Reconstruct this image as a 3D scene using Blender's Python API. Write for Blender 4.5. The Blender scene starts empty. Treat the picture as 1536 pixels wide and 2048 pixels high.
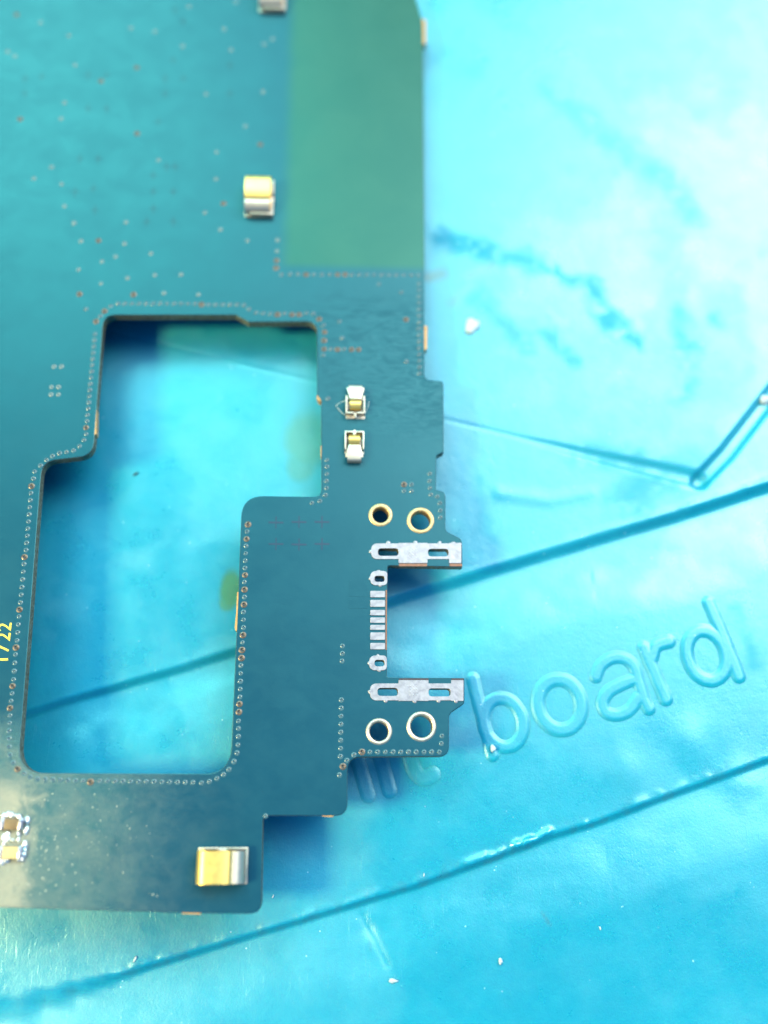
import bpy, bmesh, math, random
import numpy as np
from mathutils import Vector, Matrix

random.seed(7); np.random.seed(7)
S = 0.001                      # everything below is laid out in millimetres
scene = bpy.context.scene
col = scene.collection

# ------------------------------------------------------------------ camera
F = 2000.0                     # focal length in pixels of a 1536 x 2048 frame
TILT = math.radians(15.0)
ZT = 3.6                       # top face of the circuit board above the mat (mm)
ZB = 2.8                       # underside of the circuit board
LC = 70.8                      # camera distance to the mat along the axis (mm)
CAM = np.array([0.0, -LC * math.sin(TILT), LC * math.cos(TILT)])
cd = bpy.data.cameras.new("camera")
cam = bpy.data.objects.new("camera", cd); col.objects.link(cam)
cam.location = Vector(CAM) * S
cam.rotation_euler = (TILT, 0, 0)
cd.sensor_fit = 'VERTICAL'; cd.sensor_height = 24.0; cd.sensor_width = 18.0
cd.lens = F * 24.0 / 2048.0
cd.clip_start = 0.001; cd.clip_end = 20.0
cd.dof.use_dof = True
cd.dof.focus_distance = 0.0648
cd.dof.aperture_fstop = 8.8
scene.camera = cam

# ------------------------------------------------------------------ light
w = bpy.data.worlds.new("World"); scene.world = w; w.use_nodes = True
bg = w.node_tree.nodes["Background"]
bg.inputs[0].default_value = (0.05, 0.42, 1.0, 1); bg.inputs[1].default_value = 0.80

def area(name, loc, target, sx, sy, power, color):
    ld = bpy.data.lights.new(name, 'AREA'); ld.shape = 'RECTANGLE'
    ld.size = sx; ld.size_y = sy; ld.energy = power; ld.color = color
    o = bpy.data.objects.new(name, ld); col.objects.link(o)
    o.location = loc
    o.rotation_euler = (Vector(target) - Vector(loc)).to_track_quat('-Z', 'Y').to_euler()
    return o
area("window_lamp", (0.62, 0.64, 1.05), (0, 0.01, 0), 0.86, 0.98, 35, (0.94, 1.0, 0.98))
area("sheen_fill_lamp", (-0.42, 0.98, 1.15), (0, 0.01, 0), 0.74, 0.66, 22, (0.36, 1.0, 0.92))  # added fill with no known source, tinted teal for the board's sheen
area("warm_lamp", (-0.30, -0.07, 0.31), (0, 0, 0), 0.08, 0.08, 3.8, (1.0, 0.84, 0.38))

scene.view_settings.view_transform = 'Standard'
scene.view_settings.look = 'None'
scene.view_settings.exposure = 0.0
scene.view_settings.gamma = 1.0
scene.render.engine = 'CYCLES'
scene.cycles.use_denoising = True
scene.cycles.max_bounces = 8

# ------------------------------------------------------------------ helpers
ct, st = math.cos(TILT), math.sin(TILT)
def ray(px, py):
    dx, dy, dz = (px - 768.0) / F, (1024.0 - py) / F, -1.0
    return np.array([dx, dy * ct - dz * st, dy * st + dz * ct])
def Pw(px, py, z=0.0):
    """point at height z (mm) above the mat that the photograph shows at pixel px, py"""
    d = ray(px, py); return CAM + (z - CAM[2]) / d[2] * d
# the board lies slightly tilted, its left side higher; its parts are laid out in its own level frame
BTILT = math.radians(2.6)
PIVOT = Pw(600, 1100, ZT); PIVOT[2] = ZB
BPITCH = math.radians(-2.0)
RB = np.array(Matrix.Rotation(BTILT, 3, 'Y') @ Matrix.Rotation(BPITCH, 3, 'X'))
CAMB = PIVOT + RB.T @ (CAM - PIVOT)
def P(px, py, z=ZT):
    """the same in the board's frame"""
    d = RB.T @ ray(px, py); return CAMB + (z - CAMB[2]) / d[2] * d
def b2w(p):
    return PIVOT + RB @ (np.array(p) - PIVOT)
def PX(pts, z=ZT):
    return [P(p[0], p[1], z) for p in pts]

WORLD = {}
def empty(name, loc_mm, parent=None):
    o = bpy.data.objects.new(name, None); col.objects.link(o)
    o.empty_display_size = 0.002
    base = WORLD[parent.name] if parent else np.zeros(3)
    WORLD[o.name] = np.array(loc_mm, float)
    if parent: o.parent = parent
    o.location = Vector((WORLD[o.name] - base) * S)
    return o
def tag(o, label=None, cat=None, group=None, kind=None):
    if label: o["label"] = label
    if cat: o["category"] = cat
    if group: o["group"] = group
    if kind: o["kind"] = kind
    return o
def link_mesh(name, me, origin, parent=None):
    o = bpy.data.objects.new(name, me); col.objects.link(o)
    base = WORLD[parent.name] if parent else np.zeros(3)
    WORLD[o.name] = np.array(origin, float)
    if parent: o.parent = parent
    o.location = Vector((WORLD[o.name] - base) * S)
    return o
def mk(name, verts, faces, mats, parent=None, origin=None, smooth=False, fmat=None):
    v = np.array(verts, float)
    if origin is None:
        origin = np.array([v[:, 0].mean(), v[:, 1].mean(), v[:, 2].min()])
    me = bpy.data.meshes.new(name)
    me.from_pydata([tuple(p) for p in (v - origin) * S], [], faces)
    for m in (mats if isinstance(mats, (list, tuple)) else [mats]): me.materials.append(m)
    if fmat is not None: me.polygons.foreach_set("material_index", fmat)
    me.polygons.foreach_set("use_smooth", [smooth] * len(me.polygons))
    me.update()
    return link_mesh(name, me, origin, parent)

class MB:
    """collects boxes and sheets (mm) into one mesh"""
    def __init__(self): self.v = []; self.f = []; self.m = []
    def poly(self, pts, f, m=0):
        b = len(self.v); self.v += [tuple(p) for p in pts]
        for q in f: self.f.append([b + i for i in q]); self.m.append(m)
    def box(self, x0, x1, y0, y1, z0, z1, m=0):
        self.poly([(x0,y0,z0),(x1,y0,z0),(x1,y1,z0),(x0,y1,z0),(x0,y0,z1),(x1,y0,z1),(x1,y1,z1),(x0,y1,z1)],
                  [(3,2,1,0),(4,5,6,7),(0,1,5,4),(1,2,6,5),(2,3,7,6),(3,0,4,7)], m)
    def prism(self, ring, z0, z1, m=0):
        n = len(ring)
        self.poly([(p[0],p[1],z0) for p in ring] + [(p[0],p[1],z1) for p in ring],
                  [tuple(range(n-1,-1,-1)), tuple(range(n,2*n))] + [(i,(i+1)%n,n+(i+1)%n,n+i) for i in range(n)], m)
    def sheet(self, prof, y0, y1, th, m=0, axis='y'):
        """a bent metal sheet: prof is a list of (u, z), extruded from y0 to y1, thickness th"""
        n = len(prof); nor = []
        for i in range(n):
            a = np.array(prof[max(i-1,0)]); b = np.array(prof[min(i+1,n-1)])
            t = (b-a)/max(np.linalg.norm(b-a),1e-9); nor.append(np.array([-t[1], t[0]]))
        A = [np.array(p)+nor[i]*th/2 for i,p in enumerate(prof)]
        B = [np.array(p)-nor[i]*th/2 for i,p in enumerate(prof)]
        ring = A + B[::-1]; k = len(ring)
        f3 = (lambda u,y,z: (u,y,z)) if axis == 'y' else (lambda u,y,z: (y,u,z))
        pts = [f3(p[0],y0,p[1]) for p in ring] + [f3(p[0],y1,p[1]) for p in ring]
        fs = [(i,(i+1)%k,k+(i+1)%k,k+i) for i in range(k)]
        for i in range(n-1):
            fs.append((i, i+1, k-2-i, k-1-i)); fs.append((k+i, k+k-1-i, k+k-2-i, k+i+1))
        self.poly(pts, fs, m)
    def build(self, name, mats, parent=None, origin=None, bevel=0.0, smooth=False):
        o = mk(name, self.v, self.f, mats, parent, origin, False, self.m)
        bm = bmesh.new(); bm.from_mesh(o.data)
        bmesh.ops.recalc_face_normals(bm, faces=bm.faces)
        if bevel > 0:
            es = [e for e in bm.edges if len(e.link_faces) == 2 and e.calc_face_angle(0) > 0.6]
            bmesh.ops.bevel(bm, geom=es, offset=bevel*S, segments=2, affect='EDGES', profile=0.6)
        bm.to_mesh(o.data); bm.free()
        if smooth:
            o.data.polygons.foreach_set("use_smooth", [True]*len(o.data.polygons))
            try: o.data.set_sharp_from_angle(angle=math.radians(40))
            except Exception: pass
        return o

def fillet(pts, n=6):
    """closed pixel outline, vertices (x, y, radius)"""
    out = []; k = len(pts)
    for i, (x, y, r) in enumerate(pts):
        p = np.array([x, y], float); a = np.array(pts[i-1][:2], float); b = np.array(pts[(i+1) % k][:2], float)
        if r <= 0: out.append(p); continue
        da, db = a-p, b-p; la, lb = np.linalg.norm(da), np.linalg.norm(db)
        da /= la; db /= lb
        ang = math.acos(max(-1, min(1, float(da @ db))))
        if ang > 3.0: out.append(p); continue
        t = min(r / math.tan(ang/2), la*0.48, lb*0.48)
        p0, p1 = p+da*t, p+db*t
        for j in range(n+1):
            s = j/n; out.append((1-s)**2*p0 + 2*s*(1-s)*p + s*s*p1)
    return out
def ellipse(cx, cy, rx, ry, n=40):
    return [(cx+rx*math.cos(2*math.pi*i/n), cy+ry*math.sin(2*math.pi*i/n)) for i in range(n)]
def slot(x0, x1, y0, y1, r=None):
    r = r or (y1-y0)/2*0.9
    return fillet([(x0,y0,r),(x1,y0,r),(x1,y1,r),(x0,y1,r)])

def plate(name, rings_mm, z0, z1, bevel, mats, parent, origin=None, side=None):
    """flat plate with holes from closed rings (mm, xy), z0..z1, bevelled edges; side = material index of the rim"""
    cu = bpy.data.curves.new(name, 'CURVE'); cu.dimensions = '2D'; cu.fill_mode = 'BOTH'
    allp = np.array([q for r in rings_mm for q in r])[:, :2]
    if origin is None: origin = np.array([allp[:,0].mean(), allp[:,1].mean(), z0])
    for r in rings_mm:
        sp = cu.splines.new('POLY'); sp.points.add(len(r)-1); sp.use_cyclic_u = True
        for i, q in enumerate(r): sp.points[i].co = ((q[0]-origin[0]), (q[1]-origin[1]), 0, 1)
    bevel = min(bevel, (z1-z0)*0.45)
    cu.extrude = (z1-z0)/2-bevel; cu.bevel_depth = bevel; cu.bevel_resolution = 1; cu.offset = -bevel
    ob = bpy.data.objects.new(name+"_tmp", cu); col.objects.link(ob)
    me = bpy.data.meshes.new_from_object(ob)
    bpy.data.objects.remove(ob); bpy.data.curves.remove(cu)
    me.name = name
    for v in me.vertices: v.co = (v.co + Vector((0,0,(z0+z1)/2-origin[2]))) * S
    me.materials.clear()
    for m in (mats if isinstance(mats,(list,tuple)) else [mats]): me.materials.append(m)
    me.update()
    if side is not None:
        for p in me.polygons: p.material_index = side if abs(p.normal.z) < 0.5 else 0
    else:
        for p in me.polygons: p.material_index = 0
    for p in me.polygons: p.use_smooth = False
    return link_mesh(name, me, origin, parent)

# ------------------------------------------------------------------ materials
class N:
    def __init__(self, name):
        self.mat = bpy.data.materials.new(name); self.mat.use_nodes = True
        self.t = self.mat.node_tree; self.n = self.t.nodes
        self.b = self.n["Principled BSDF"]
        self._co = None
    def node(self, typ, **kw):
        nd = self.n.new(typ)
        for k, v in kw.items(): setattr(nd, k, v)
        return nd
    def link(self, a, b): self.t.links.new(a, b)
    def setv(self, sock, v):
        if isinstance(v, bpy.types.NodeSocket): self.link(v, sock)
        elif isinstance(v, (tuple, list)): sock.default_value = (*v, 1) if len(v) == 3 and sock.type == 'RGBA' else v
        else: sock.default_value = v
    def P(self, **kw):
        for k, v in kw.items(): self.setv(self.b.inputs[k.replace('_', ' ')], v)
    @property
    def co(self):
        if self._co is None:
            tc = self.node('ShaderNodeTexCoord'); vm = self.node('ShaderNodeVectorMath', operation='SCALE')
            self.link(tc.outputs['Object'], vm.inputs[0]); vm.inputs['Scale'].default_value = 1/S
            self._co = vm.outputs[0]
        return self._co
    def noise(self, scale, detail=3, rough=0.55, vec=None, dist=0.0, stretch=None):
        v = vec or self.co
        if stretch:
            mp = self.node('ShaderNodeMapping'); self.link(v, mp.inputs[0]); mp.inputs['Scale'].default_value = stretch[:3]
            if len(stretch) > 3: mp.inputs['Rotation'].default_value = (0,0,stretch[3])
            v = mp.outputs[0]
        nd = self.node('ShaderNodeTexNoise'); self.link(v, nd.inputs['Vector'])
        nd.inputs['Scale'].default_value = scale; nd.inputs['Detail'].default_value = detail
        nd.inputs['Roughness'].default_value = rough; nd.inputs['Distortion'].default_value = dist
        return nd.outputs[0]
    def ramp(self, v, a, b, lo=0.0, hi=1.0, smooth=True):
        m = self.node('ShaderNodeMapRange'); m.interpolation_type = 'SMOOTHSTEP' if smooth else 'LINEAR'
        self.setv(m.inputs[0], v); m.inputs[1].default_value = a; m.inputs[2].default_value = b
        m.inputs[3].default_value = lo; m.inputs[4].default_value = hi
        return m.outputs[0]
    def math(self, op, a, b=None, clamp=False):
        m = self.node('ShaderNodeMath', operation=op); m.use_clamp = clamp
        self.setv(m.inputs[0], a)
        if b is not None: self.setv(m.inputs[1], b)
        return m.outputs[0]
    def mix(self, f, a, b):
        m = self.node('ShaderNodeMix', data_type='RGBA')
        self.setv(m.inputs['Factor'], f); self.setv(m.inputs[6], a); self.setv(m.inputs[7], b)
        return m.outputs[2]
    def xyz(self):
        s = self.node('ShaderNodeSeparateXYZ'); self.link(self.co, s.inputs[0]); return s.outputs
    def attr(self, name):
        a = self.node('ShaderNodeAttribute'); a.attribute_name = name; return a.outputs['Fac']
    def bump(self, h, dist_mm, strength=1.0, prev=None):
        b = self.node('ShaderNodeBump'); self.setv(b.inputs['Height'], h)
        b.inputs['Distance'].default_value = dist_mm*S; b.inputs['Strength'].default_value = strength
        if prev is not None: self.link(prev, b.inputs['Normal'])
        return b.outputs[0]

def mat_silicone():
    m = N("cyan_silicone")
    film, dull, olive_tint, grime = m.attr("film"), m.attr("dull"), m.attr("olive_tint"), m.attr("grime")
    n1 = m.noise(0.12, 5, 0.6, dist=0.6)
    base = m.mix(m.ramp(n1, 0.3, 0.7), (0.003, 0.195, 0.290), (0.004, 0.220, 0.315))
    base = m.mix(olive_tint, base, (0.035, 0.14, 0.025))
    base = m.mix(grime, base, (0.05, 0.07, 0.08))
    # dust specks
    vor = m.node('ShaderNodeTexVoronoi'); m.link(m.co, vor.inputs['Vector']); vor.inputs['Scale'].default_value = 1.3
    speck = m.math('MULTIPLY', m.ramp(vor.outputs['Distance'], 0.04, 0.09, 1, 0), m.ramp(m.noise(0.6, 2), 0.52, 0.62))
    base = m.mix(m.math('MULTIPLY', speck, 0.6), base, (0.45, 0.62, 0.68))
    r = m.ramp(m.noise(0.35, 5, 0.65), 0.3, 0.7, 0.35, 0.43)
    r = m.math('ADD', r, m.math('MULTIPLY', dull, 0.22))
    r = m.math('SUBTRACT', r, m.math('MULTIPLY', film, 0.09), True)
    spec = m.math('SUBTRACT', 1.0, m.math('MULTIPLY', dull, 0.85), True)
    g = m.bump(m.noise(7.0, 4, 0.65), 0.030, 0.32)
    g = m.bump(m.noise(1.4, 4, 0.6), 0.05, 0.22, g)
    scr = m.noise(1.0, 3, 0.6, stretch=(7.0, 0.5, 1, 0.35)); g = m.bump(m.math('MULTIPLY', m.ramp(scr, 0.60, 0.72), m.ramp(m.noise(0.22, 2), 0.45, 0.6)), 0.02, 0.2, g)
    m.P(Base_Color=base, Roughness=r, Specular_IOR_Level=spec, IOR=1.62, Specular_Tint=(0.62, 1.0, 1.0), Normal=g,
        Subsurface_Weight=0.6, Subsurface_Scale=0.001, Subsurface_Radius=(0.15, 0.8, 1.3))
    return m.mat

def mat_mask(green_x, green_y, ox, oy):
    """blue solder mask; object origin at (ox, oy) mm"""
    m = N("solder_mask")
    x, y, z = m.xyz()
    X = m.math('ADD', x, ox); Y = m.math('ADD', y, oy)
    g = m.math('MULTIPLY', m.ramp(m.math('ADD', X, m.math('MULTIPLY', m.noise(0.5, 4), 0.5)), green_x-0.35, green_x+0.95), m.ramp(Y, green_y-0.35, green_y+0.5))
    blotch = m.ramp(m.noise(0.25, 4, 0.6, dist=0.5), 0.3, 0.7)
    blue = m.mix(blotch, (0.002, 0.029, 0.056), (0.003, 0.034, 0.062))
    grn = m.mix(blotch, (0.010, 0.047, 0.026), (0.014, 0.054, 0.029))
    base = m.mix(g, blue, grn)
    # dried flux film, with warm glare painted into its colour towards the left bottom corner
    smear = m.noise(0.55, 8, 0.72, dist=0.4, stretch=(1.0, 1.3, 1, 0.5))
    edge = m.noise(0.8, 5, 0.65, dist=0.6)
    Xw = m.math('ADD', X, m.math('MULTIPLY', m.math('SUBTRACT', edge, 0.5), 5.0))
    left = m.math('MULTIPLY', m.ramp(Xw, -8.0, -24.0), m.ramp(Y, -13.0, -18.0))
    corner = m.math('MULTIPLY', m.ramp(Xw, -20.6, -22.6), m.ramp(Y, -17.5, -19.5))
    flux_glare = m.math('MULTIPLY', left, m.ramp(smear, 0.22, 0.80))
    flux_glare = m.math('ADD', m.math('MULTIPLY', flux_glare, 0.24), m.math('MULTIPLY', corner, 0.38), True)
    base = m.mix(flux_glare, base, (0.38, 0.31, 0.21))
    fine = m.noise(3.0, 4, 0.6)
    r = m.ramp(smear, 0.3, 0.7, 0.33, 0.39)
    r = m.math('ADD', r, m.math('MULTIPLY', flux_glare, 0.10))
    swirl = m.noise(0.55, 5, 0.6, dist=3.0, stretch=(0.8, 2.4, 1, -0.35))
    zone = m.math('MULTIPLY', m.ramp(Y, 3.0, 7.0), m.ramp(Y, 17.0, 14.0)); zone = m.math('MULTIPLY', zone, m.ramp(X, -8.0, -4.0))
    nb = m.bump(fine, 0.010, 0.35)
    nb = m.bump(m.math('MULTIPLY', swirl, m.math('ADD', 0.015, m.math('MULTIPLY', zone, 0.16))), 0.16, 0.6, nb)
    nb = m.bump(m.math('MULTIPLY', m.noise(6.0, 4, 0.75), left), 0.060, 0.9, nb)
    r = m.math('ADD', r, m.math('MULTIPLY', zone, m.ramp(swirl, 0.42, 0.62, 0.0, 0.22)))
    m.P(Base_Color=base, Roughness=r, Specular_IOR_Level=0.55, Normal=nb, Specular_Tint=m.mix(flux_glare, (0.36, 1.0, 0.96), (1.0, 1.0, 0.95)))
    return m.mat

def mat_simple(name, colr, rough=0.5, metal=0.0, spec=0.5, var=0.0, vscale=2.0, bump=0.0, bscale=6.0, aniso=None):
    m = N(name)
    base = colr
    if var > 0:
        d = tuple(c*(1-var) for c in colr); base = m.mix(m.ramp(m.noise(vscale, 4, 0.6), 0.3, 0.7), d, colr)
    r = m.ramp(m.noise(vscale*1.7, 3), 0.3, 0.7, max(rough-0.6*max(var,0.03), 0.02), rough+0.6*max(var,0.03))
    kw = dict(Base_Color=base, Roughness=r, Metallic=metal, Specular_IOR_Level=spec)
    if bump > 0: kw['Normal'] = m.bump(m.noise(bscale, 3, 0.6, stretch=aniso), bump, 0.8)
    m.P(**kw)
    return m.mat

M = {}
M['mat'] = mat_silicone()
M['edge'] = mat_simple('laminate_edge', (0.10, 0.095, 0.055), 0.6, var=0.5, vscale=3)
M['copper_edge'] = mat_simple('bare_laminate', (0.45, 0.22, 0.06), 0.5, var=0.35, vscale=4)
M['tin'] = mat_simple('tinned_pad', (0.29, 0.27, 0.30), 0.44, metal=0.5, var=0.25, vscale=2.0, bump=0.014, bscale=4)
M['gold'] = mat_simple('gold_plating', (0.86, 0.55, 0.15), 0.38, metal=0.9, var=0.05, vscale=1.5)
M['ring_gold'] = mat_simple('gold_ring_plating', (0.46, 0.32, 0.16), 0.5, metal=1.0, var=0.15, vscale=4, bump=0.02, bscale=7)
M['ring_dull'] = mat_simple('tarnished_ring_plating', (0.50, 0.43, 0.33), 0.42, metal=0.9, var=0.15, vscale=2.5, bump=0.006, bscale=5)
M['steel'] = mat_simple('spring_steel', (0.52, 0.45, 0.36), 0.46, metal=0.85, var=0.06, vscale=3, bump=0.006, bscale=5)
M['darksteel'] = mat_simple('dark_metal', (0.20, 0.17, 0.14), 0.40, metal=0.9, var=0.3)
M['via'] = mat_simple('tented_via', (0.06, 0.12, 0.14), 0.22, var=0.2)
M['via_copper'] = mat_simple('copper_via', (0.115, 0.080, 0.058), 0.35, metal=0.3, var=0.3)
M['via_hole_shade'] = mat_simple('via_hole_shade', (0.012, 0.012, 0.014), 0.5)  # dark disc colour stands in for the shade inside an open hole
M['via_dimple'] = mat_simple('via_dimple', (0.015, 0.05, 0.075), 0.3)
M['yellow_print'] = mat_simple('yellow_print', (0.80, 0.58, 0.05), 0.5, var=0.15, vscale=6)
M['faint_print'] = mat_simple('blue_trace', (0.001, 0.022, 0.052), 0.40, spec=0.42)
M['ceramic'] = mat_simple('tan_ceramic', (0.50, 0.34, 0.14), 0.5, var=0.2, vscale=5)
M['brown_ceramic'] = mat_simple('brown_ceramic', (0.17, 0.10, 0.04), 0.5, var=0.3, vscale=5)
M['terminal'] = mat_simple('tin_terminal', (0.45, 0.45, 0.52), 0.3, metal=1.0, var=0.3, vscale=6)
M['solder'] = mat_simple('solder', (0.85, 0.84, 0.80), 0.28, metal=0.9, var=0.15, vscale=4, bump=0.06, bscale=5)
M['residue'] = mat_simple('flux_residue', (0.27, 0.27, 0.22), 0.35, var=0.25, vscale=4, bump=0.05, bscale=6)
M['dark_crumb'] = mat_simple('dark_grit', (0.03, 0.035, 0.045), 0.6, var=0.3, vscale=6)
M['white_crumb'] = mat_simple('white_grit', (0.42, 0.50, 0.54), 0.5, var=0.15, vscale=5, bump=0.1)
M['brown_crumb'] = mat_simple('brown_grit', (0.20, 0.18, 0.13), 0.6, var=0.4, vscale=4)
M['fibre'] = mat_simple('pale_fibre', (0.75, 0.72, 0.62), 0.4)

# ------------------------------------------------------------------ the silicone mat
def seg_dist(px, py, poly):
    """distance to a polyline and position along it (0..1); px, py arrays in mm"""
    best = np.full(px.shape, 1e9); along = np.zeros(px.shape)
    L = [0]; 
    for a, b in zip(poly, poly[1:]): L.append(L[-1]+math.hypot(b[0]-a[0], b[1]-a[1]))
    side = np.zeros(px.shape)
    for i, (a, b) in enumerate(zip(poly, poly[1:])):
        dx, dy = b[0]-a[0], b[1]-a[1]; l2 = dx*dx+dy*dy
        t = np.clip(((px-a[0])*dx+(py-a[1])*dy)/l2, 0, 1)
        d = np.hypot(px-(a[0]+t*dx), py-(a[1]+t*dy))
        k = d < best
        best = np.where(k, d, best); along = np.where(k, (L[i]+t*(L[i+1]-L[i]))/L[-1], along)
        side = np.where(k, np.sign((px-a[0])*dy-(py-a[1])*dx), side)
    return best, along, side
def sstep(a, b, x):
    t = np.clip((x-a)/(b-a), 0, 1); return t*t*(3-2*t)
def vnoise(X, Y, cell, seed, octaves=3):
    out = np.zeros(X.shape); amp = 1.0; tot = 0
    for o in range(octaves):
        rng = np.random.RandomState(seed+o*17); G = rng.rand(257, 257)
        u, v = X/cell+500.3, Y/cell+500.7
        i, j = np.floor(u).astype(int), np.floor(v).astype(int); fu, fv = u-i, v-j
        fu = fu*fu*(3-2*fu); fv = fv*fv*(3-2*fv); i %= 256; j %= 256
        n = (G[i,j]*(1-fu)+G[i+1,j]*fu)*(1-fv)+(G[i,j+1]*(1-fu)+G[i+1,j+1]*fu)*fv
        out += n*amp; tot += amp; amp *= 0.5; cell *= 0.5
    return out/tot

def axis_lines(a, b, step, far):
    mid = list(np.arange(a, b+step/2, step))
    lo = []; x = a; s = step
    while x > -far: s *= 1.35; x -= s; lo.append(x)
    hi = []; x = mid[-1]; s = step
    while x < far: s *= 1.35; x += s; hi.append(x)
    return np.array(lo[::-1]+mid+hi)
GX = axis_lines(-31.5, 32.0, 0.13, 140.0); GY = axis_lines(-30.0, 48.0, 0.13, 150.0)
X, Y = np.meshgrid(GX, GY, indexing='ij')
def line(pts, z=0.0): return [tuple(Pw(a, b, z)[:2]) for a, b in pts]
groove_mid = line([(-400,1560),(-100,1480),(40,1441),(123,1414),(350,1350),(467,1314),(775,1216),(1000,1148),(1200,1089),(1380,1036),(1536,986),(1900,865)])
groove_low = line([(-400,2156),(-100,2062),(0,2030),(270,1950),(500,1880),(836,1779),(991,1723),(1109,1679),(1201,1651),(1315,1608),(1536,1528),(1900,1396)])
crease = line([(60,625),(230,665),(330,690),(480,728),(640,765),(760,800),(880,836),(1010,867),(1200,914),(1400,960)])
groove_side = line([(1400,962),(1455,905),(1530,808),(1650,650)])
Z = 0.10*(vnoise(X, Y, 14.0, 3, 2)-0.5)
wob = 0.10*(vnoise(X, Y, 2.2, 11, 3)-0.5)
d, al, sd = seg_dist(X, Y, groove_mid); d = d+wob*0.5
wid = 0.20+0.20*al; dep = 0.42+0.25*al
Z -= 0.85*dep*np.where(sd < 0, 1-sstep(0.0, wid*2.6, d), 1-sstep(wid*0.6, 5.5, d+2.2*(vnoise(X, Y, 5.0, 81, 3)-0.5)*sstep(0.5, 2.0, d))**0.7)
Z += np.where(sd < 0, (0.02+0.10*sstep(0.62, 0.8, al))*np.exp(-((d-wid*2.0)/0.35)**2)*(0.3+1.3*vnoise(X, Y, 1.0, 21, 3)), 0)
d, al, sd = seg_dist(X, Y, groove_low); d = d+wob*0.2
up = sd < 0
Z -= 0.40*np.where(up, 1-sstep(0.0, 0.42, d), 1-sstep(0.10, 5.0, d+2.2*(vnoise(X, Y, 5.0, 85, 3)-0.5)*sstep(0.5, 2.0, d))**0.7)
lump = 0.03+0.10*np.exp(-((al-0.62)/0.06)**2)+0.07*np.exp(-((al-0.22)/0.05)**2)
Z += np.where(up, lump*np.exp(-((d-0.5)/0.26)**2)*(0.1+1.9*sstep(0.45, 0.75, vnoise(X, Y, 0.9, 31, 3))), 0)
groove_band = np.where(up, np.exp(-(d/0.9)**2), 0)  # band on the upper side of the lower groove, where dirt gathers
d, al, sd = seg_dist(X, Y, crease); d = d+wob*0.6
cw = 0.12+0.45*sstep(0.7, 1.0, al)
Z -= (0.03+0.18*sstep(0.68, 0.95, al))*(1-sstep(cw*0.3, cw*1.5, d))
d, al, sd = seg_dist(X, Y, groove_side); d = d+wob*0.5
Z -= 0.40*(1-sstep(0.25, 0.75, d))
# shallow dents and lumps
for (a, b, r, h) in [(735,1860,0.5,-0.05),(1480,1560,1.4,0.10),(1380,1480,1.6,0.10),(1250,1540,1.2,0.08)]:
    q = Pw(a, b, 0); Z += h*np.exp(-(((X-q[0])**2+(Y-q[1])**2)/r**2))
for pts, wd, h in [([(725,1835),(750,1880),(775,1930)],0.25,-0.05),([(1000,985),(1100,1000),(1180,985)],0.5,0.05)]:
    d, al, sd = seg_dist(X, Y, line(pts)); Z += h*np.exp(-(d/wd)**2)
# surface films
film = sstep(0.44, 0.56, vnoise(X+1.5*vnoise(X,Y,3.0,43,3), Y, 8.0, 41, 5))
dull = np.zeros(X.shape)
brk = vnoise(X, Y, 1.6, 51, 4)
for pts, wd, k in [
    ([(850,470),(900,482),(960,505),(1060,522),(1120,548),(1180,572),(1204,615),(1235,662),(1270,680)], 0.65, 0.9),
    ([(1100,180),(1180,245),(1210,280),(1290,318),(1350,370),(1390,430)], 0.9, 0.35),
    ([(1090,660),(1130,700),(1150,720)], 0.5, 0.6),
    ([(1360,640),(1370,680),(1378,740),(1372,790)], 0.8, 0.55),
    ([(1430,640),(1440,650)], 0.6, 0.5),
    ([(960,600),(1010,650),(1055,690)], 0.7, 0.5),
    ([(870,100),(900,130),(960,150)], 0.8, 0.4),
    ([(960,960),(970,1060),(990,1080)], 0.4, 0.4),
    ([(1160,905),(1280,920),(1370,950)], 0.9, 0.6), ([(1260,1000),(1300,960),(1370,940)], 1.3, 0.6),
    ([(1110,1490),(1130,1510)], 0.6, 0.5),([(1220,1480),(1240,1560)], 0.6, 0.5),([(1430,1470),(1440,1500)], 1.0, 0.5),
    ([(1475,1225),(1500,1290),(1510,1330)], 0.5, 0.6)]:
    d, al, sd = seg_dist(X, Y, line(pts)); d = d+(brk-0.5)*1.6
    dull = np.maximum(dull, 0.9*k*(1-sstep(0.0, wd*2.0, d))*sstep(0.10, 0.62, vnoise(X, Y, 1.1, 57, 3)))
olive_tint = np.zeros(X.shape)  # olive blobs; the lower pair marks resin-stained silicone
for a, b, rx, ry, k in [(612,880,2.0,2.6,0.55),(462,1178,1.0,1.7,0.95),(455,1205,0.7,0.7,0.8),(600,930,1.3,1.6,0.45)]:
    q = Pw(a, b, 0); d = np.hypot((X-q[0])/rx, (Y-q[1])/ry)+(brk-0.5)*0.35
    olive_tint = np.maximum(olive_tint, k*(1-sstep(0.55, 1.05, d)))
grime = 0.22*groove_band*sstep(0.46, 0.70, vnoise(X, Y, 0.7, 61, 3))
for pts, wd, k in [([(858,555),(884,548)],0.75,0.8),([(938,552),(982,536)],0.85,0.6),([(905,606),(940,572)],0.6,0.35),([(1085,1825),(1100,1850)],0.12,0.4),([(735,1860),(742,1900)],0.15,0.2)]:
    d, al, sd = seg_dist(X, Y, line(pts)); grime = np.maximum(grime, k*(1-sstep(0, wd, d+(brk-0.5)*0.3)))

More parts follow.
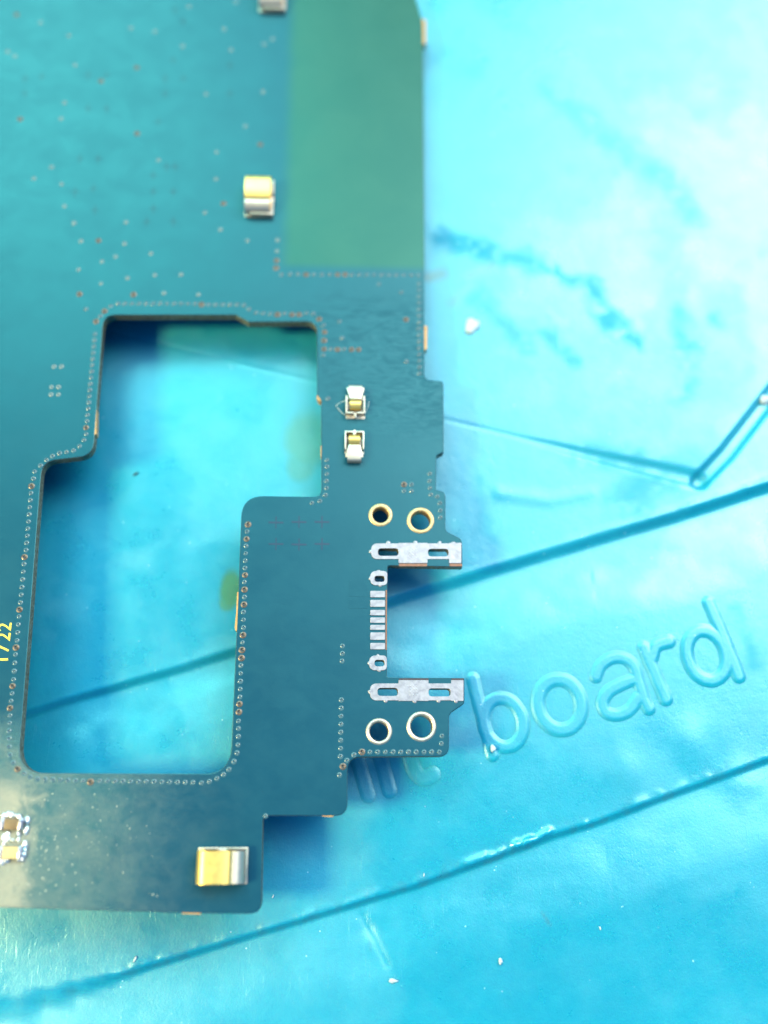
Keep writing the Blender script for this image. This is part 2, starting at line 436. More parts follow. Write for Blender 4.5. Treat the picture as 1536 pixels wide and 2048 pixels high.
# raised letters: each one a mesh of its own that grows out of the mat
def z2(pts):  # positions read in an enlargement of the lettering
    return [(900+a/2.415, 1150+b/2.415) for a, b in pts]
def ring_pts(cx, cy, rx, ry, rot, n=28, a0=0, a1=360):
    r = math.radians(rot); out = []
    for i in range(n+1):
        t = math.radians(a0+(a1-a0)*i/n); u, v = rx*math.cos(t), ry*math.sin(t)
        out.append((cx+u*math.cos(r)-v*math.sin(r), cy+u*math.sin(r)+v*math.cos(r)))
    return out
letters = {
 'n': ([[(700,1470),(718,1530),(736,1592)], [(740,1440),(758,1505),(779,1582)]], 0.42),
 't': ([[(805,1440),(815,1490),(828,1538),(846,1556),(866,1548)]], 0.46),
 'b': ([z2([(112,500),(150,660),(207,868)]), z2(ring_pts(258,712,94,120,-16))], 0.36),
 'o': ([z2(ring_pts(531,625,104,124,-14))], 0.39),
 'a': ([z2([(706,490),(730,435),(785,400),(845,402),(890,440),(915,520),(940,600),(962,645)]),
        z2([(905,500),(840,522),(770,560),(738,612),(755,662),(810,675),(870,650),(910,590)])], 0.36),
 'r': ([z2([(938,350),(985,460),(1045,598)]), z2([(975,400),(1000,340),(1060,318)])], 0.38),
 'd': ([z2([(1252,130),(1330,310),(1398,490)]), z2(ring_pts(1243,388,92,124,-20))], 0.38),
}
LETTER_H = 0.105
def smooth2(p, n=5):
    out = []; q = [p[0]]+list(p)+[p[-1]]
    for i in range(1, len(q)-2):
        a,b,c,d = [np.array(k, float) for k in q[i-1:i+3]]
        for j in range(n):
            t = j/n; out.append(tuple(0.5*((2*b)+(-a+c)*t+(2*a-5*b+4*c-d)*t*t+(-a+3*b-3*c+d)*t**3)))
    out.append(tuple(p[-1])); return out
lmask = np.zeros(X.shape)
ldef = {}
for ch, (strokes, hw) in letters.items():
    ldef[ch] = ([line(smooth2(s), 0.15) for s in strokes], hw)
nx, ny = X.shape
verts = np.stack([X, Y, Z], -1).reshape(-1, 3)
ii, jj = np.meshgrid(np.arange(nx-1), np.arange(ny-1), indexing='ij')
a = (ii*ny+jj).ravel(); quads = np.stack([a, a+ny, a+ny+1, a+1], -1)
def grid_mesh(name, verts, quads, mats, attrs):
    me = bpy.data.meshes.new(name)
    me.vertices.add(len(verts)); me.vertices.foreach_set("co", (verts*S).astype(np.float32).ravel())
    me.loops.add(len(quads)*4); me.loops.foreach_set("vertex_index", quads.astype(np.int32).ravel())
    me.polygons.add(len(quads)); me.polygons.foreach_set("loop_start", np.arange(0, len(quads)*4, 4, dtype=np.int32))
    me.polygons.foreach_set("loop_total", np.full(len(quads), 4, dtype=np.int32))
    me.polygons.foreach_set("use_smooth", np.ones(len(quads), dtype=bool))
    me.materials.append(mats)
    for k, v in attrs.items():
        at = me.attributes.new(k, 'FLOAT', 'POINT'); at.data.foreach_set("value", v.astype(np.float32).ravel())
    me.update(calc_edges=True)
    return me
me = grid_mesh("silicone_mat", verts, quads, M['mat'], dict(film=film, dull=dull, olive_tint=olive_tint, grime=grime))
mat_ob = link_mesh("silicone_mat", me, (0,0,0))
tag(mat_ob, "cyan silicone work mat with grooves and raised lettering under the circuit board", "mat")

from bisect import bisect
def mat_z(x, y):
    i = min(max(bisect(GX.tolist(), x)-1, 0), nx-2); j = min(max(bisect(GY.tolist(), y)-1, 0), ny-2)
    u = (x-GX[i])/(GX[i+1]-GX[i]); v = (y-GY[j])/(GY[j+1]-GY[j])
    return Z[i,j]*(1-u)*(1-v)+Z[i+1,j]*u*(1-v)+Z[i,j+1]*(1-u)*v+Z[i+1,j+1]*u*v
def samp(arr, x, y):
    i = np.clip(np.searchsorted(GX, x)-1, 0, nx-2); j = np.clip(np.searchsorted(GY, y)-1, 0, ny-2)
    u = (x-GX[i])/(GX[i+1]-GX[i]); v = (y-GY[j])/(GY[j+1]-GY[j])
    return arr[i,j]*(1-u)*(1-v)+arr[i+1,j]*u*(1-v)+arr[i,j+1]*(1-u)*v+arr[i+1,j+1]*u*v
for ch, (strokes, hw) in ldef.items():
    allp = np.array([q for s in strokes for q in s]); pad = hw+0.5; stp = 0.075
    gx = np.arange(allp[:,0].min()-pad, allp[:,0].max()+pad, stp); gy = np.arange(allp[:,1].min()-pad, allp[:,1].max()+pad, stp)
    LX, LY = np.meshgrid(gx, gy, indexing='ij')
    d = np.full(LX.shape, 1e9)
    for s in strokes: d = np.minimum(d, seg_dist(LX, LY, s)[0])
    hw = hw*1.22; d = d+0.07*(vnoise(LX, LY, 0.9, 71, 3)-0.5)
    h = (0.5 if ch in 'nt' else 1.0)*LETTER_H*(1-sstep(hw*0.38, hw*1.3, d))-0.015
    base = samp(Z, LX, LY)
    keep = d < hw*1.25+0.16
    cell = keep[:-1,:-1] & keep[1:,:-1] & keep[:-1,1:] & keep[1:,1:]
    n2 = LX.shape[1]
    ci, cj = np.nonzero(cell); a = ci*n2+cj
    q = np.stack([a, a+n2, a+n2+1, a+1], -1)
    used, inv = np.unique(q.ravel(), return_inverse=True)
    V = np.stack([LX, LY, base+h], -1).reshape(-1,3)[used]
    org = np.array([V[:,0].mean(), V[:,1].mean(), 0.0])
    at = {k: samp(v, V[:,0], V[:,1]) for k, v in dict(film=film, dull=np.maximum(dull*0.6, 0.12), olive_tint=olive_tint, grime=grime).items()}
    lm = grid_mesh("raised_letter", V-org, inv.reshape(-1,4), M['mat'], at)
    link_mesh("raised_letter", lm, org, mat_ob)

# ------------------------------------------------------------------ the circuit board
ROOT = PIVOT.copy()
board = empty("circuit_board", ROOT); board.rotation_euler = (BPITCH, BTILT, 0)
tag(board, "blue phone circuit board with a large cutout and gold spring contacts lying on the mat", "circuit board")
outer = fillet([(-260,-260,0),(815,-260,0),(815,-60,30),(846,45,40),(849,540,0),(849,759,14),(887,762,8),(888,904,6),(873,911,6),
    (872,979,4),(891,984,12),(891,1062,14),(924,1078,12),(925,1134,1),(775,1131,6),(774,1355,4),(929,1356,1),(929,1407,7),(898,1428,18),
    (898,1513,20),(695,1514,28),(695,1632,26),(526,1631,12),(523,1828,26),(366,1826,0),(0,1815,0),(-260,1806,0)])
cut = fillet([(207,630,26),(472,630,8),(497,644,8),(634,643,24),(634,790,8),(642,801,6),(643,994,16),(484,991,45),(475,1225,0),(460,1548,55),(36,1546,52),(84,923,34),(186,911,34)], 8)
HOLES = [((761,1030),16.5,24,'ring_gold'),((841,1041),20,27.2,'ring_gold'),((758,1463),19,26.5,'ring_dull'),((843,1453),22,30,'ring_dull')]
SLOTS = [(756,797,1097,1112),(856,897,1098,1113),(755,796,1376,1392),(857,901,1377,1393),(749,769,1152,1164),(749,769,1320,1333)]
rings = [outer, cut] + [ellipse(c[0],c[1],r,r) for c, r, _, _ in HOLES] + [slot(*s) for s in SLOTS]
gx = P(574, 300)[0]; gy = P(700, 536)[1]
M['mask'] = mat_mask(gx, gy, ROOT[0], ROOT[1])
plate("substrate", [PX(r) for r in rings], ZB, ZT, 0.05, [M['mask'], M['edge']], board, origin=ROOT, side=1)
E = 0.006
# plated screw rings
for c, r, R, mm in HOLES:
    n = 48; pr = P(c[0]+R, c[1])[0]-P(c[0], c[1])[0]; ir = P(c[0]+r, c[1])[0]-P(c[0], c[1])[0]
    ctr = P(*c); prof = [(pr, 0.0), (pr-0.02, 0.022), (ir+0.03, 0.024), (ir-0.012, 0.0), (ir-0.02, -0.78)] if mm == 'ring_gold' else [(pr, 0.0), (pr-0.05, 0.05), ((ir+pr)/2, 0.07), (ir+0.03, 0.05), (ir-0.015, 0.0), (ir-0.02, -0.78)]
    v, f = [], []
    for k, (rr, zz) in enumerate(prof):
        for i in range(n):
            t = 2*math.pi*i/n; v.append((ctr[0]+rr*math.cos(t), ctr[1]+rr*math.sin(t), ZT+zz))
    for k in range(len(prof)-1):
        for i in range(n): f.append((k*n+i, k*n+(i+1)%n, (k+1)*n+(i+1)%n, (k+1)*n+i))
    mk("screw_ring", v, f, M[mm], board, origin=(ctr[0],ctr[1],ZT), smooth=True)
# connector anchor strips
def strip(y0n, y1n, y0b, y1b, xl, xs, slots, z0=ZT+E):
    x0, x1, x2, x3 = xs
    o = fillet([(xl,y0n,14),(x0,y0n,1),(x0,y0b,1),(x1,y0b,1),(x1,y0n,1),(x2,y0n,1),(x2,y0b,1),(x3,y0b,1),(x3,y1b,2),(x2,y1b,1),(x2,y1n,1),(x1,y1n,1),(x1,y1b,1),(x0,y1b,1),(x0,y1n,1),(xl,y1n,14)])
    return plate("anchor_strip", [PX(o)]+[PX(slot(*s)) for s in slots], z0, z0+0.045, 0.012, M['tin'], board)
a1 = strip(1087,1118.5,1086,1126.5,742,(797,855,898,922.5),[SLOTS[0],SLOTS[1]])
a2 = strip(1367,1401,1360.5,1402,740,(797,857,902,927),[SLOTS[2],SLOTS[3]])
def bump_lump(name, px, py, r, h, m, parent, n=10, squash=1.0, z=ZT+E):
    c = P(px, py, z); rng = random.Random(int(px*31+py*7)); v = [(c[0],c[1],c[2]+h)]; f = []
    rr = [(0.55,0.8),(0.9,0.42),(1.0,-0.02)]
    jit = [0.85+0.3*rng.random() for _ in range(n)]
    for q, hz in rr:
        for i in range(n):
            t = 2*math.pi*i/n; v.append((c[0]+r*q*jit[i]*math.cos(t), c[1]+r*q*jit[i]*squash*math.sin(t), c[2]+h*hz))
    for i in range(n): f.append((0, 1+i, 1+(i+1)%n))
    for k in range(len(rr)-1):
        for i in range(n): f.append((1+k*n+i, 1+(k+1)*n+i, 1+(k+1)*n+(i+1)%n, 1+k*n+(i+1)%n))
    return mk(name, v, f, m, parent, origin=c, smooth=True)
for st_, pts in ((a1, [(742,1103),(777,1086),(831,1085),(879,1086),(907,1087)]), (a2, [(741,1384),(772,1401),(829,1402),(877,1401),(912,1402)])):
    for q in pts: bump_lump("solder_nub", q[0], q[1], 0.15, 0.05, M['tin'], st_)
# dimple grid printed in the middle of both strips
for st_, cx, cy in ((a1, 826, 1107), (a2, 827, 1381)):
    for i in range(3):
        for j in range(4):
            bump_lump("solder_dot", cx+(i-1)*6.5, cy+(j-1.5)*6, 0.05, 0.012, M['tin'], st_, n=6, z=ZT+E+0.045)
# bare laminate showing beside the pads
def sheet_px(name, pts, m, parent, z0=ZT+0.002, th=0.01):
    return plate(name, [PX(pts)], z0, z0+th, 0.0005, m, parent)
M['brown_edge'] = mat_simple('brown_laminate', (0.20, 0.075, 0.035), 0.5, var=0.3, vscale=4)
M['dark_edge'] = mat_simple('dark_laminate', (0.035, 0.018, 0.022), 0.45, var=0.3, vscale=4)
for x0, x1 in ((798,854),(899,924)):
    sheet_px("bare_laminate", [(x0,1127.3),(x1,1127.3),(x1,1132.5),(x0,1132.5)], M['brown_edge'], board)
for x0, x1 in ((798,857),(903,927)):
    sheet_px("bare_laminate", [(x0,1357),(x1,1357),(x1,1360),(x0,1360)], M['dark_edge'], board)
sheet_px("bare_laminate", [(771.2,1180),(773.8,1180),(773.6,1300),(771,1300)], M['brown_edge'], board)
# oval pads and contact pads
for (x0,x1,y0,y1,sl) in ((740,774.5,1142,1171,SLOTS[4]),(738,773.5,1311,1341,SLOTS[5])):
    o = fillet([(x0,y0,15),(x1,y0,9),(x1,y1,9),(x0,y1,15)])
    pd = plate("oval_pad", [PX(o), PX(slot(*sl))], ZT+E, ZT+E+0.05, 0.012, M['tin'], board)
    for q in ((x0+1,(y0+y1)/2),((x0+x1)/2,y0+1),((x0+x1)/2+3,y1-1),(x1-3,y0+8)): bump_lump("solder_nub", q[0], q[1], 0.13, 0.05, M['tin'], pd)
for y0, y1 in ((1182,1195),(1200,1214),(1220,1231),(1235,1246),(1250,1260),(1265,1280),(1286,1299)):
    plate("contact_pad", [PX(fillet([(740.5,y0,2),(770,y0,2),(770,y1,2),(740.5,y1,2)],3))], ZT+E, ZT+E+0.05, 0.015, M['tin'], board)
# break-off tabs of bare laminate along the rim
def tab(pts, m='copper_edge'):
    plate("rim_tab", [PX(fillet(pts, 3))], ZB+0.05, ZT-0.02, 0.02, M[m], board)
tab([(844,36,2),(852,40,2),(852,86,2),(845,90,2)]); tab([(847,650,1),(855,652,2),(854,697,2),(847,702,1)])
tab([(189,815,1),(193,818,2),(192,868,2),(183,874,2)]); tab([(478,1183,1),(474,1184,1),(472,1225,1),(469,1255,1),(471,1262,1),(477,1262,1)])
tab([(640,795,1),(632,789,1),(636,800,1),(643,803,1)]); tab([(644,890,1),(641,892,1),(641,912,1),(644,914,1)])
tab([(640,1627,1),(672,1628,1),(665,1634,1),(645,1633,1)]); tab([(360,1823,1),(405,1823,1),(400,1829,1),(365,1828,1)])

# vias
def via_mesh(name, r, rim, hole, mats):
    n = 10; v = []; f = []; fm = []
    for rr, zz in ((r,0.0),(r*0.66,rim),(r*0.48,rim*0.85),(r*0.42,0.006)):
        for i in range(n):
            t = 2*math.pi*i/n; v.append((rr*math.cos(t), rr*math.sin(t), zz))
    for k in range(3):
        for i in range(n): f.append((k*n+i, k*n+(i+1)%n, (k+1)*n+(i+1)%n, (k+1)*n+i)); fm.append(0 if k < 2 else 1)
    f.append(tuple(range(3*n, 4*n))); fm.append(1)
    me = bpy.data.meshes.new(name); me.from_pydata([tuple(np.array(p)*S) for p in v], [], f)
    for m in mats: me.materials.append(m)
    me.polygons.foreach_set("material_index", fm); me.polygons.foreach_set("use_smooth", [True]*len(f)); me.update()
    return me
VM = via_mesh("tented_via", 0.165, 0.045, 0, [M['via'], M['via_dimple']])
VC = via_mesh("copper_via", 0.215, 0.035, 0, [M['via_copper'], M['via_hole_shade']])
VP = via_mesh("pale_via", 0.165, 0.040, 0, [mat_simple('pale_via', (0.10, 0.14, 0.14), 0.3), M['via']])
vias = []
def one(x, y, c=0): vias.append((x, y, c))
def row(x0, y0, x1, y1, n, skip=()):
    for i in range(n):
        if i in skip: continue
        s = i/(n-1) if n > 1 else 0; one(x0+(x1-x0)*s, y0+(y1-y0)*s)
for x, y in [(192,643),(209,622),(403,609),(555,629),(584,629),(598,629),(638,638),(649,664),(648,681),(648,698),(675,699),(703,699),(717,699),
             (172,855),(63,972),(49,1114),(39,1219),(32,1295),(25,1372),(20,1416),(35,1538),(181,1564),(478,1424),(479,1408),(496,1049),(493,1078),(490,1150),
             (489,1179),(488,1209),(486,1270),(484,1300),(483,1316),(553,521),(552,536),(612,549),(675,549),(690,549),(808,969),(686,1533),(724,1504),
             (33,29),(273,135),(202,162),(40,238),(274,267),(447,407),(197,481),(159,588),(267,589),(520,289),(812,639)]: one(x, y, 1)
for x, y in [(222,612),(201,632),(488,610),(498,618),(613,626),(627,627),(647,650),(662,698),(688,698),(647,710),(569,627),(172,868),(168,880),(159,892),(147,901),(133,904),
             (119,906),(105,912),(93,920),(81,931),(69,943),(67,957),(494,1063),(654,920),(654,933),(654,948),(653,962),(653,976),(651,990),(640,1002),(624,1006),
             (555,480),(554,502),(563,549),(580,548),(596,548),(860,947),(859,962),(860,976),(862,989),(875,993),(880,1006),(881,1021),(881,1035),
             (823,969),(808,982),(823,982),(685,1292),(685,1307),(684,1322),(679,1550),(694,1521),(708,1510),(883,1487),(884,1472),(531,1632),
             (20,1431),(19,1446),(18,1462),(18,1477),(18,1493),(20,1510),(26,1526),(48,1547),(60,1554),(403,1566),(419,1563),(434,1557),(447,1549),(458,1539),(468,1523),(474,1506),(476,1490),
             (477,1473),(477,1457),(477,1442),(81,45),(138,71),(15,103),(30,112),(150,130),(129,205),(122,237),(103,334),(68,357),(123,368),(129,412),(148,446),(162,482),(249,487),
             (252,444),(262,56),(310,63),(378,13),(448,58),(365,92),(462,100),(412,188),(491,252),(433,304),(317,320),(432,358),(410,425),(441,459),(495,481),(472,4),
             (528,88),(545,78),(526,184),(157,539),(202,567),(255,556),(204,523),(231,513),(302,507),(310,550),(362,549),(328,586),(397,589),(172,618),(108,733),(123,733),
             (103,774),(117,774),(102,789),(117,789),(758,568),(803,584),(679,643),(684,676),(813,723),(656,797)]: one(x, y)
row(236,607,390,607,12); row(417,609,474,609,5); row(512,625,541,627,3); row(190,668,174,842,15)
row(62,986,52,1100,9); row(48,1128,41,1205,6); row(38,1233,34,1281,4); row(31,1309,27,1359,4); row(24,1387,22,1402,2)
row(75,1558,166,1562,7); row(199,1562,386,1565,13); row(492,1092,490,1136,4); row(489,1164,489,1165,1); row(489,1194,489,1195,1); row(487,1224,487,1255,3); one(485,1285)
row(482,1331,480,1394,5); row(628,549,660,549,3); row(704,549,837,550,10); row(838,567,839,747,15); row(683,1400,681,1513,8); row(740,1504,879,1504,10)
# the 300 vias that show largest are parts of their own, the few farthest ones are one mass
vias.sort(key=lambda q: -q[1])
fv, ff, fm = [], [], []
for x, y, c in vias[300:]:
    p = P(x, y, ZT+0.001); b0 = len(fv); src = VC if c else VP
    fv += [tuple(np.array(v.co)/S+p) for v in src.vertices]
    for q in src.polygons: ff.append([b0+i for i in q.vertices]); fm.append(q.material_index+(2 if c else 0))
vf = mk("far_vias", fv, ff, list(VP.materials)+list(VC.materials), board, smooth=True, fmat=fm); vf["kind"] = "stuff"
for x, y, c in vias[:300]:
    p = P(x, y, ZT+0.001)
    o = link_mesh("via", VC if c else (VP if (x < 560 and y < 600) or (x < 130 and y < 800) else VM), p, board)
    o.rotation_euler = (0, 0, random.random()*6.28); s = 0.92+0.16*random.random(); o.scale = (s, s, s)

# printed date code and faint traces
def glyph(ch, px_right, py_mid, h_mm, z=ZT+0.004):
    cu = bpy.data.curves.new("digit", 'FONT'); cu.body = ch; cu.size = 1.0; cu.align_x = 'CENTER'
    ob = bpy.data.objects.new("tmp", cu); col.objects.link(ob)
    me = bpy.data.meshes.new_from_object(ob); bpy.data.objects.remove(ob); bpy.data.curves.remove(cu)
    k = h_mm/0.73; p = P(px_right, py_mid, z)
    for v in me.vertices: x, y = v.co.x*k, v.co.y*k; v.co = Vector((-y, x, 0))*S
    bm = bmesh.new(); bm.from_mesh(me)
    bmesh.ops.remove_doubles(bm, verts=bm.verts, dist=1e-7)
    r = bmesh.ops.extrude_face_region(bm, geom=bm.faces[:]); vs = [e for e in r['geom'] if isinstance(e, bmesh.types.BMVert)]
    bmesh.ops.translate(bm, verts=vs, vec=(0,0,0.02*S)); bmesh.ops.recalc_face_normals(bm, faces=bm.faces)
    bm.to_mesh(me); bm.free(); me.materials.clear(); me.materials.append(M['yellow_print']); me.name = "printed_digit"
    for q in me.polygons: q.material_index = 0
    return link_mesh("printed_digit", me, p, board)
for ch, xr, ym in (('2',22.5,1254),('2',20.5,1274),('7',18,1297),('1',16,1319)): glyph(ch, xr, ym, 0.88)
def cross(cx, cy, w=15, h=12, t=1.6):
    mb = MB()
    def bar(x0,x1,y0,y1):
        a = P(x0,y1,ZT); b = P(x1,y0,ZT); return a[0],b[0],a[1],b[1]
    x0,x1,y0,y1 = bar(cx-w,cx+w,cy-t,cy+t); u0,u1,v0,v1 = bar(cx-t,cx+t,cy-h,cy+h)
    ring = [(x0,y0),(u0,y0),(u0,v0),(u1,v0),(u1,y0),(x1,y0),(x1,y1),(u1,y1),(u1,v1),(u0,v1),(u0,y1),(x0,y1)]
    mb.prism(ring, ZT+0.002, ZT+0.008); mb.build("cross_mark", M['faint_print'], board)
for cx, cy in ((552,1045),(598,1044),(644,1044),(552,1088),(598,1089),(644,1088)): cross(cx, cy)

M['dim_print'] = mat_simple('buried_trace', (0.001, 0.014, 0.030), 0.40, spec=0.38)
for a, b in [(1100,130),(1050,60),(1040,360),(990,470),(1100,470),(1380,390),(530,450),(640,650),(150,470),(250,460),(150,560),(950,730),(1000,1000),(1050,1000),
             (920,1050),(560,1130),(480,950),(590,950),(1040,1150),(920,1150),(450,1150),(570,1260),(920,1250),(1040,1330),(880,1330),(1380,560),(990,560),(640,450),(530,650)]:
    mb = MB(); p = P(a/3, b/3); q = random.random()*0.12
    ring = [(-.30,-.025),(-.025,-.025),(-.025,-.38-q),(.025,-.38-q),(.025,-.025),(.30,-.025),(.30,.025),(.025,.025),(.025,.38),(-.025,.38),(-.025,.025),(-.30,.025)]
    mb.prism([(p[0]+u, p[1]+v) for u, v in ring], ZT+0.002, ZT+0.007); mb.build("cross_mark", M['dim_print'], board)
for pts in ([(698,1160,1),(726,1160,1),(735,1170,1),(735,1193,1),(698,1193,1)], [(698,1200,1),(735,1200,1),(735,1217,1),(698,1217,1)]):
    plate("buried_pad", [PX(fillet(pts, 2))], ZT+0.002, ZT+0.012, 0.003, M['mask'], board)

# ---- gold spring clips (three alike)
def arc(cx, cz, r, a0, a1, n=7):
    return [(cx+r*math.cos(math.radians(a0+(a1-a0)*i/n)), cz+r*math.sin(math.radians(a0+(a1-a0)*i/n))) for i in range(n+1)]
def make_clip(px, py, rotz):
    o = P(px, py, ZT); c = empty("spring_clip", o, board); c.rotation_euler = (0,0,rotz)
    mb = MB(); mb.box(-1.5,1.5,-1.05,1.05,0.008,0.10); 
    mb.box(-1.48,-0.28,0.93,1.05,0.10,0.42); mb.box(0.22,1.5,0.93,1.05,0.10,0.42); mb.box(1.40,1.5,-0.60,0.93,0.10,0.50)
    loc = lambda M_: M_
    def put(mbx, name, m, bevel):
        mbx.v = [(x+o[0], y+o[1], z+o[2]) for x,y,z in mbx.v]
        return mbx.build(name, m, c, origin=o, bevel=bevel, smooth=True)
    put(mb, "base_plate", M['steel'], 0.03)
    mb = MB()
    prof = [(0.9,0.16),(-0.9,0.16)] + arc(-0.95,0.66,0.50,265,95,12) + [(-0.80,1.175),(-0.2,1.19),(0.40,1.15),(0.50,1.10),(0.58,1.02)]
    mb.sheet(prof, -1.0, 0.86, 0.09); put(mb, "gold_leaf", M['gold'], 0.0)
    mb = MB()
    prof = [(0.56,0.98),(0.64,0.97),(0.75,1.0),(0.85,1.0),(0.97,0.96),(1.09,0.88),(1.20,0.76),(1.28,0.62),(1.34,0.45),(1.37,0.2)]
    mb.sheet(prof, -0.98, 0.84, 0.08); put(mb, "steel_leaf", M['steel'], 0.0)
    return c
make_clip(446, 1731, 0.0); make_clip(519, 400, -math.pi/2); make_clip(545, -5, -math.pi/2)

# ---- small antenna spring contacts (two, facing each other)
def make_contact(px, py, flip):
    o = P(px, py, ZT); c = empty("spring_contact", o, board); c.rotation_euler = (0,0,math.pi if flip else 0)
    def put(mbx, name, m, bevel, smooth=True):
        mbx.v = [(x+o[0], y+o[1], z+o[2]) for x,y,z in mbx.v]
        return mbx.build(name, m, c, origin=o, bevel=bevel, smooth=smooth)
    mb = MB(); mb.box(-0.66,0.66,-1.12,0.58,0.008,0.06); put(mb, "base_plate", M['steel'], 0.015)
    mb = MB(); mb.box(-0.555,0.555,-0.815,0.62,0.065,0.075); put(mb, "well", M['darksteel'], 0)
    mb = MB()
    mb.box(-0.66,-0.57,-0.92,0.40,0.06,0.55); mb.box(0.57,0.66,-0.92,0.40,0.06,0.55)
    mb.box(-0.565,-0.10,-0.92,-0.83,0.06,0.55); mb.box(0.10,0.565,-0.92,-0.83,0.06,0.55)
    put(mb, "side_wall", M['steel'], 0.03)
    mb = MB(); mb.box(-0.07,0.07,-1.10,-0.72,0.08,0.30); put(mb, "tongue", M['steel'], 0.02)
    mb = MB()
    mb.sheet(arc(-0.28,0.42,0.36,200,-10,14), -0.38, 0.38, 0.07, axis='x'); put(mb, "gold_roller", M['gold'], 0.0)
    # trapezoid cover, sloping down towards its wide end, with a folded lip
    mb = MB()
    t = 0.06
    zc = lambda y: 0.66-0.10*(y-0.1)
    ring = [(-0.38,0.12),(0.38,0.12),(0.62,0.98),(-0.62,0.98)]
    top = [(x,y,zc(y)) for x,y in ring]; bot = [(x,y,zc(y)-t) for x,y in ring]
    mb.poly(bot+top, [(3,2,1,0),(4,5,6,7),(0,1,5,4),(1,2,6,5),(2,3,7,6),(3,0,4,7)])
    put(mb, "cover", M['steel'], 0.02)
    mb = MB(); mb.sheet([(0.985,0.545)]+arc(1.0,0.33,0.21,80,-5,8)+[(1.21,0.10)], -0.47, 0.47, 0.06, axis='x'); put(mb, "folded_lip", M['steel'], 0.0)
    return c
make_contact(710.5, 808, False); make_contact(708.5, 893, True)

# ---- chip components at the left rim
def make_chip(px, py, w, h, body_m, zc):
    o = P(px, py, ZT); c = empty("chip_component", o, board)
    def put(mbx, name, m, bevel):
        mbx.v = [(x+o[0], y+o[1], z+o[2]) for x,y,z in mbx.v]
        return mbx.build(name, m, c, origin=o, bevel=bevel, smooth=True)
    mb = MB(); mb.box(-w/2,w/2,-h/2,h/2,0.03,zc); put(mb, "ceramic_body", body_m, 0.06)
    for s in (-1,1):
        mb = MB(); x0 = s*(w/2+0.003); x1 = s*(w/2+0.24); mb.box(min(x0,x1),max(x0,x1),-h/2-0.01,h/2+0.01,0.02,zc-0.03); put(mb, "end_terminal", M['terminal'], 0.07)
    return c
c1 = make_chip(25.5, 1648, 0.86, 0.64, M['brown_ceramic'], 0.38)
c2 = make_chip(23.5, 1705, 0.90, 0.70, M['ceramic'], 0.42)
rng = random.Random(5)
for c, pts in ((c1, [(8,1632),(16,1630),(24,1631),(32,1631),(38,1635),(54,1640),(55,1658),(52,1663),(36,1662),(38,1668),(15,1668),(8,1675)]),
               (c2, [(15,1678),(27,1680),(37,1680),(50,1690),(51,1700),(49,1709),(45,1718),(15,1719),(4,1722),(38,1717),(8,1688)])):
    for q in pts:
        bump_lump("solder_blob", q[0], q[1], 0.10+0.10*rng.random(), 0.12+0.12*rng.random(), M['solder'], c, n=9, squash=1.5)
# dried flux around the chips, too fine to pick apart
mb_v, mb_f = [], []
rng = random.Random(9)
for i in range(190):
    u, v = abs(rng.gauss(0, 1)), rng.gauss(0, 1)
    x, y = 5+u*85, 1690+v*62
    if i % 3 == 0: x, y = 60+rng.random()*260, 1575+rng.random()*220
    if y > 1808 or y < 1572 or x > 360 or (x < 60 and 1625 < y < 1725): continue
    c = P(x, y, ZT+0.001); r = 0.018+0.035*rng.random()**2; h = r*0.5; b = len(mb_v); n = 6
    mb_v.append((c[0], c[1], c[2]+h))
    for k in range(n):
        t = 2*math.pi*k/n; mb_v.append((c[0]+r*math.cos(t), c[1]+r*1.3*math.sin(t), c[2]))
    for k in range(n): mb_f.append((b, b+1+k, b+1+(k+1)%n))
fr = mk("flux_specks", mb_v, mb_f, M['residue'], board, smooth=True); fr["kind"] = "stuff"

# ---- cans on the underside that carry the board
for (x0,x1,y0,y1) in ((-240,-60,-200,1750),(60,430,-200,420),(520,650,1330,1560)):
    a, b = P(x0,y1,ZT), P(x1,y0,ZT); mb = MB(); mb.box(a[0],b[0],a[1],b[1],0.03,ZB-0.001)
    mb.v = [(x, y, z if z > 1 else PIVOT[2]+(0.02-PIVOT[2]-(x-PIVOT[0])*RB[2][0]-(y-PIVOT[1])*RB[2][1])/RB[2][2]) for x, y, z in mb.v]
    mb.build("shield_can", M['steel'], board, bevel=0.1)

# ------------------------------------------------------------------ bits lying about
def crumb(px, py, rx, ry, h, m, label, cat="crumb", name="crumb", rot=0.0, seed=0, lift=0.0, group=None):
    p = Pw(px, py, 0.0); p[2] = mat_z(p[0], p[1])+lift
    bm = bmesh.new(); bmesh.ops.create_icosphere(bm, subdivisions=2, radius=1.0)
    rg = random.Random(seed*13+5)
    k = [rg.random()*6 for _ in range(6)]
    for v in bm.verts:
        q = v.co; s = 1+0.28*math.sin(3*q.x+k[0])*math.sin(4*q.y+k[1])+0.2*math.sin(5*q.z+k[2]+3*q.x)+0.12*rg.uniform(-1,1)
        v.co = Vector((q.x*rx*s*0.75, q.y*ry*s*0.75, (q.z*h*s)+h*0.4)) * S
    bmesh.ops.rotate(bm, verts=bm.verts, cent=(0,0,0), matrix=Matrix.Rotation(rot,3,'Z'))
    me = bpy.data.meshes.new(name); bm.to_mesh(me); bm.free(); me.materials.append(M[m]); me.polygons.foreach_set('use_smooth', [True]*len(me.polygons))
    o = link_mesh(name, me, p); tag(o, label, cat, group); return o
crumb(272,948,0.28,0.09,0.09,'dark_crumb',"small dark elongated crumb on the mat inside the board cutout",rot=0.6,seed=1)
crumb(945,652,0.75,0.8,0.16,'white_crumb',"white flaky crumb on the mat beside the right board edge",seed=2)
crumb(985,1497,0.22,0.30,0.14,'white_crumb',"pale crumb stuck to the foot of the raised letter b",seed=5,lift=0.25)
crumb(1001,1922,0.18,0.26,0.14,'white_crumb',"white crumb on the mat below the lower groove",seed=6)
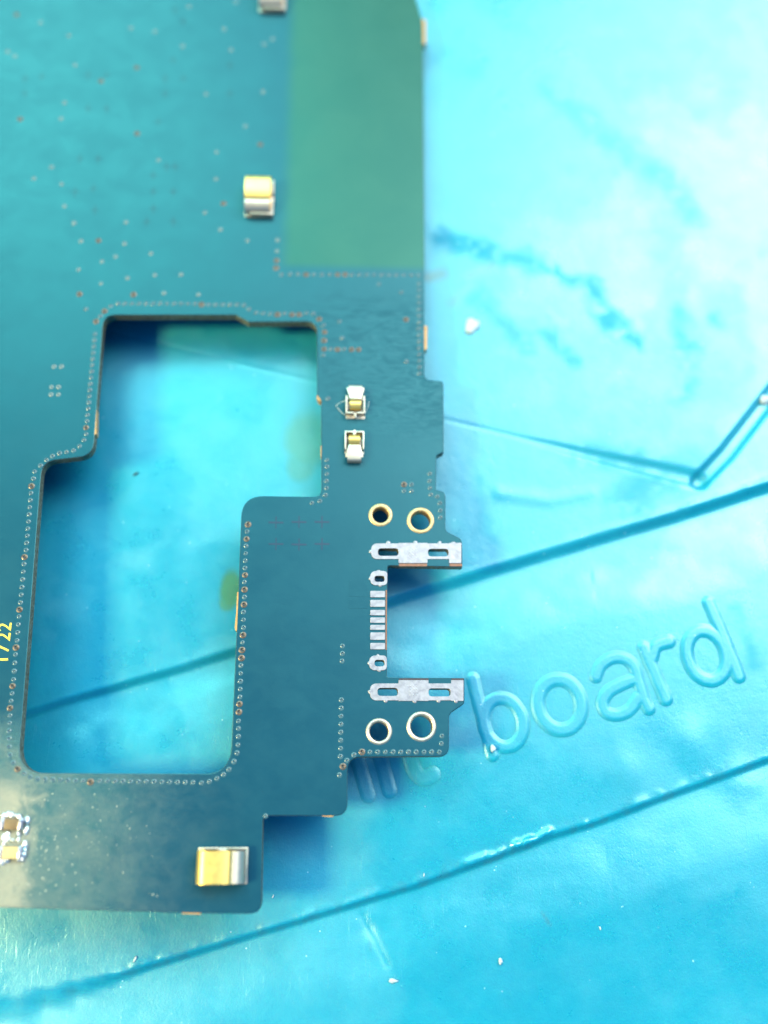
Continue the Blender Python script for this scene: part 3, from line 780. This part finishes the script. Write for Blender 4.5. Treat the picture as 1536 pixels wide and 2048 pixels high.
crumb(786,1961,0.38,0.16,0.10,'white_crumb',"wide flat white crumb on the mat near the bottom edge",seed=7)
crumb(270,1919,0.10,0.30,0.08,'white_crumb',"slim pale flake on the mat below the board bottom edge",rot=-0.5,seed=8)
crumb(1533,797,0.55,0.45,0.35,'white_crumb',"bright white lump at the right end of the short groove",seed=9)
crumb(1200,1856,0.07,0.16,0.06,'white_crumb',"tiny white fleck on the mat right of the middle below the lower groove",rot=0.4,seed=10)
crumb(848,1750,0.05,0.16,0.05,'white_crumb',"tiny white fleck just above the lower groove",seed=11)
crumb(546,1793,0.06,0.16,0.05,'white_crumb',"tiny white fleck beside the bottom right board corner",rot=-0.4,seed=12)

# a pale hair caught on the upper spring contact
def tube(name, pts, r, m, n=5):
    pts = [np.array(p, float) for p in pts]; v, f = [], []
    for i, p in enumerate(pts):
        t = pts[min(i+1,len(pts)-1)]-pts[max(i-1,0)]; t /= np.linalg.norm(t)
        u = np.cross(t, [0,0,1.0]); u /= max(np.linalg.norm(u),1e-6); w_ = np.cross(t, u)
        for k in range(n):
            a = 2*math.pi*k/n; v.append(p+r*(math.cos(a)*u+math.sin(a)*w_))
    for i in range(len(pts)-1):
        for k in range(n): f.append((i*n+k, i*n+(k+1)%n, (i+1)*n+(k+1)%n, (i+1)*n+k))
    return mk(name, v, f, m, smooth=True)
def smooth_path(p, n=6):
    out = []; q = [p[0]]+p+[p[-1]]
    for i in range(1, len(q)-2):
        a,b,c,d = [np.array(k, float) for k in q[i-1:i+3]]
        for j in range(n):
            t = j/n; out.append(0.5*((2*b)+(-a+c)*t+(2*a-5*b+4*c-d)*t*t+(-a+3*b-3*c+d)*t**3))
    out.append(np.array(p[-1], float)); return out
hp = [(726,799,3.75),(712,795,3.95),(698,797,3.95),(690,801,3.7),(679,806,3.35),(673,811,3.2),(678,819,3.15),(687,828,3.1),(700,833,3.12),(722,834,3.12),(731,825,3.2),(736,812,3.3),(738,804,3.3)]
h = tube("hair_strand", smooth_path([tuple(b2w(P(a,b,z+ZT-3.0))) for a,b,z in hp]), 0.010, M['fibre'])
tag(h, "fine pale hair looped around the upper small spring contact", "hair")
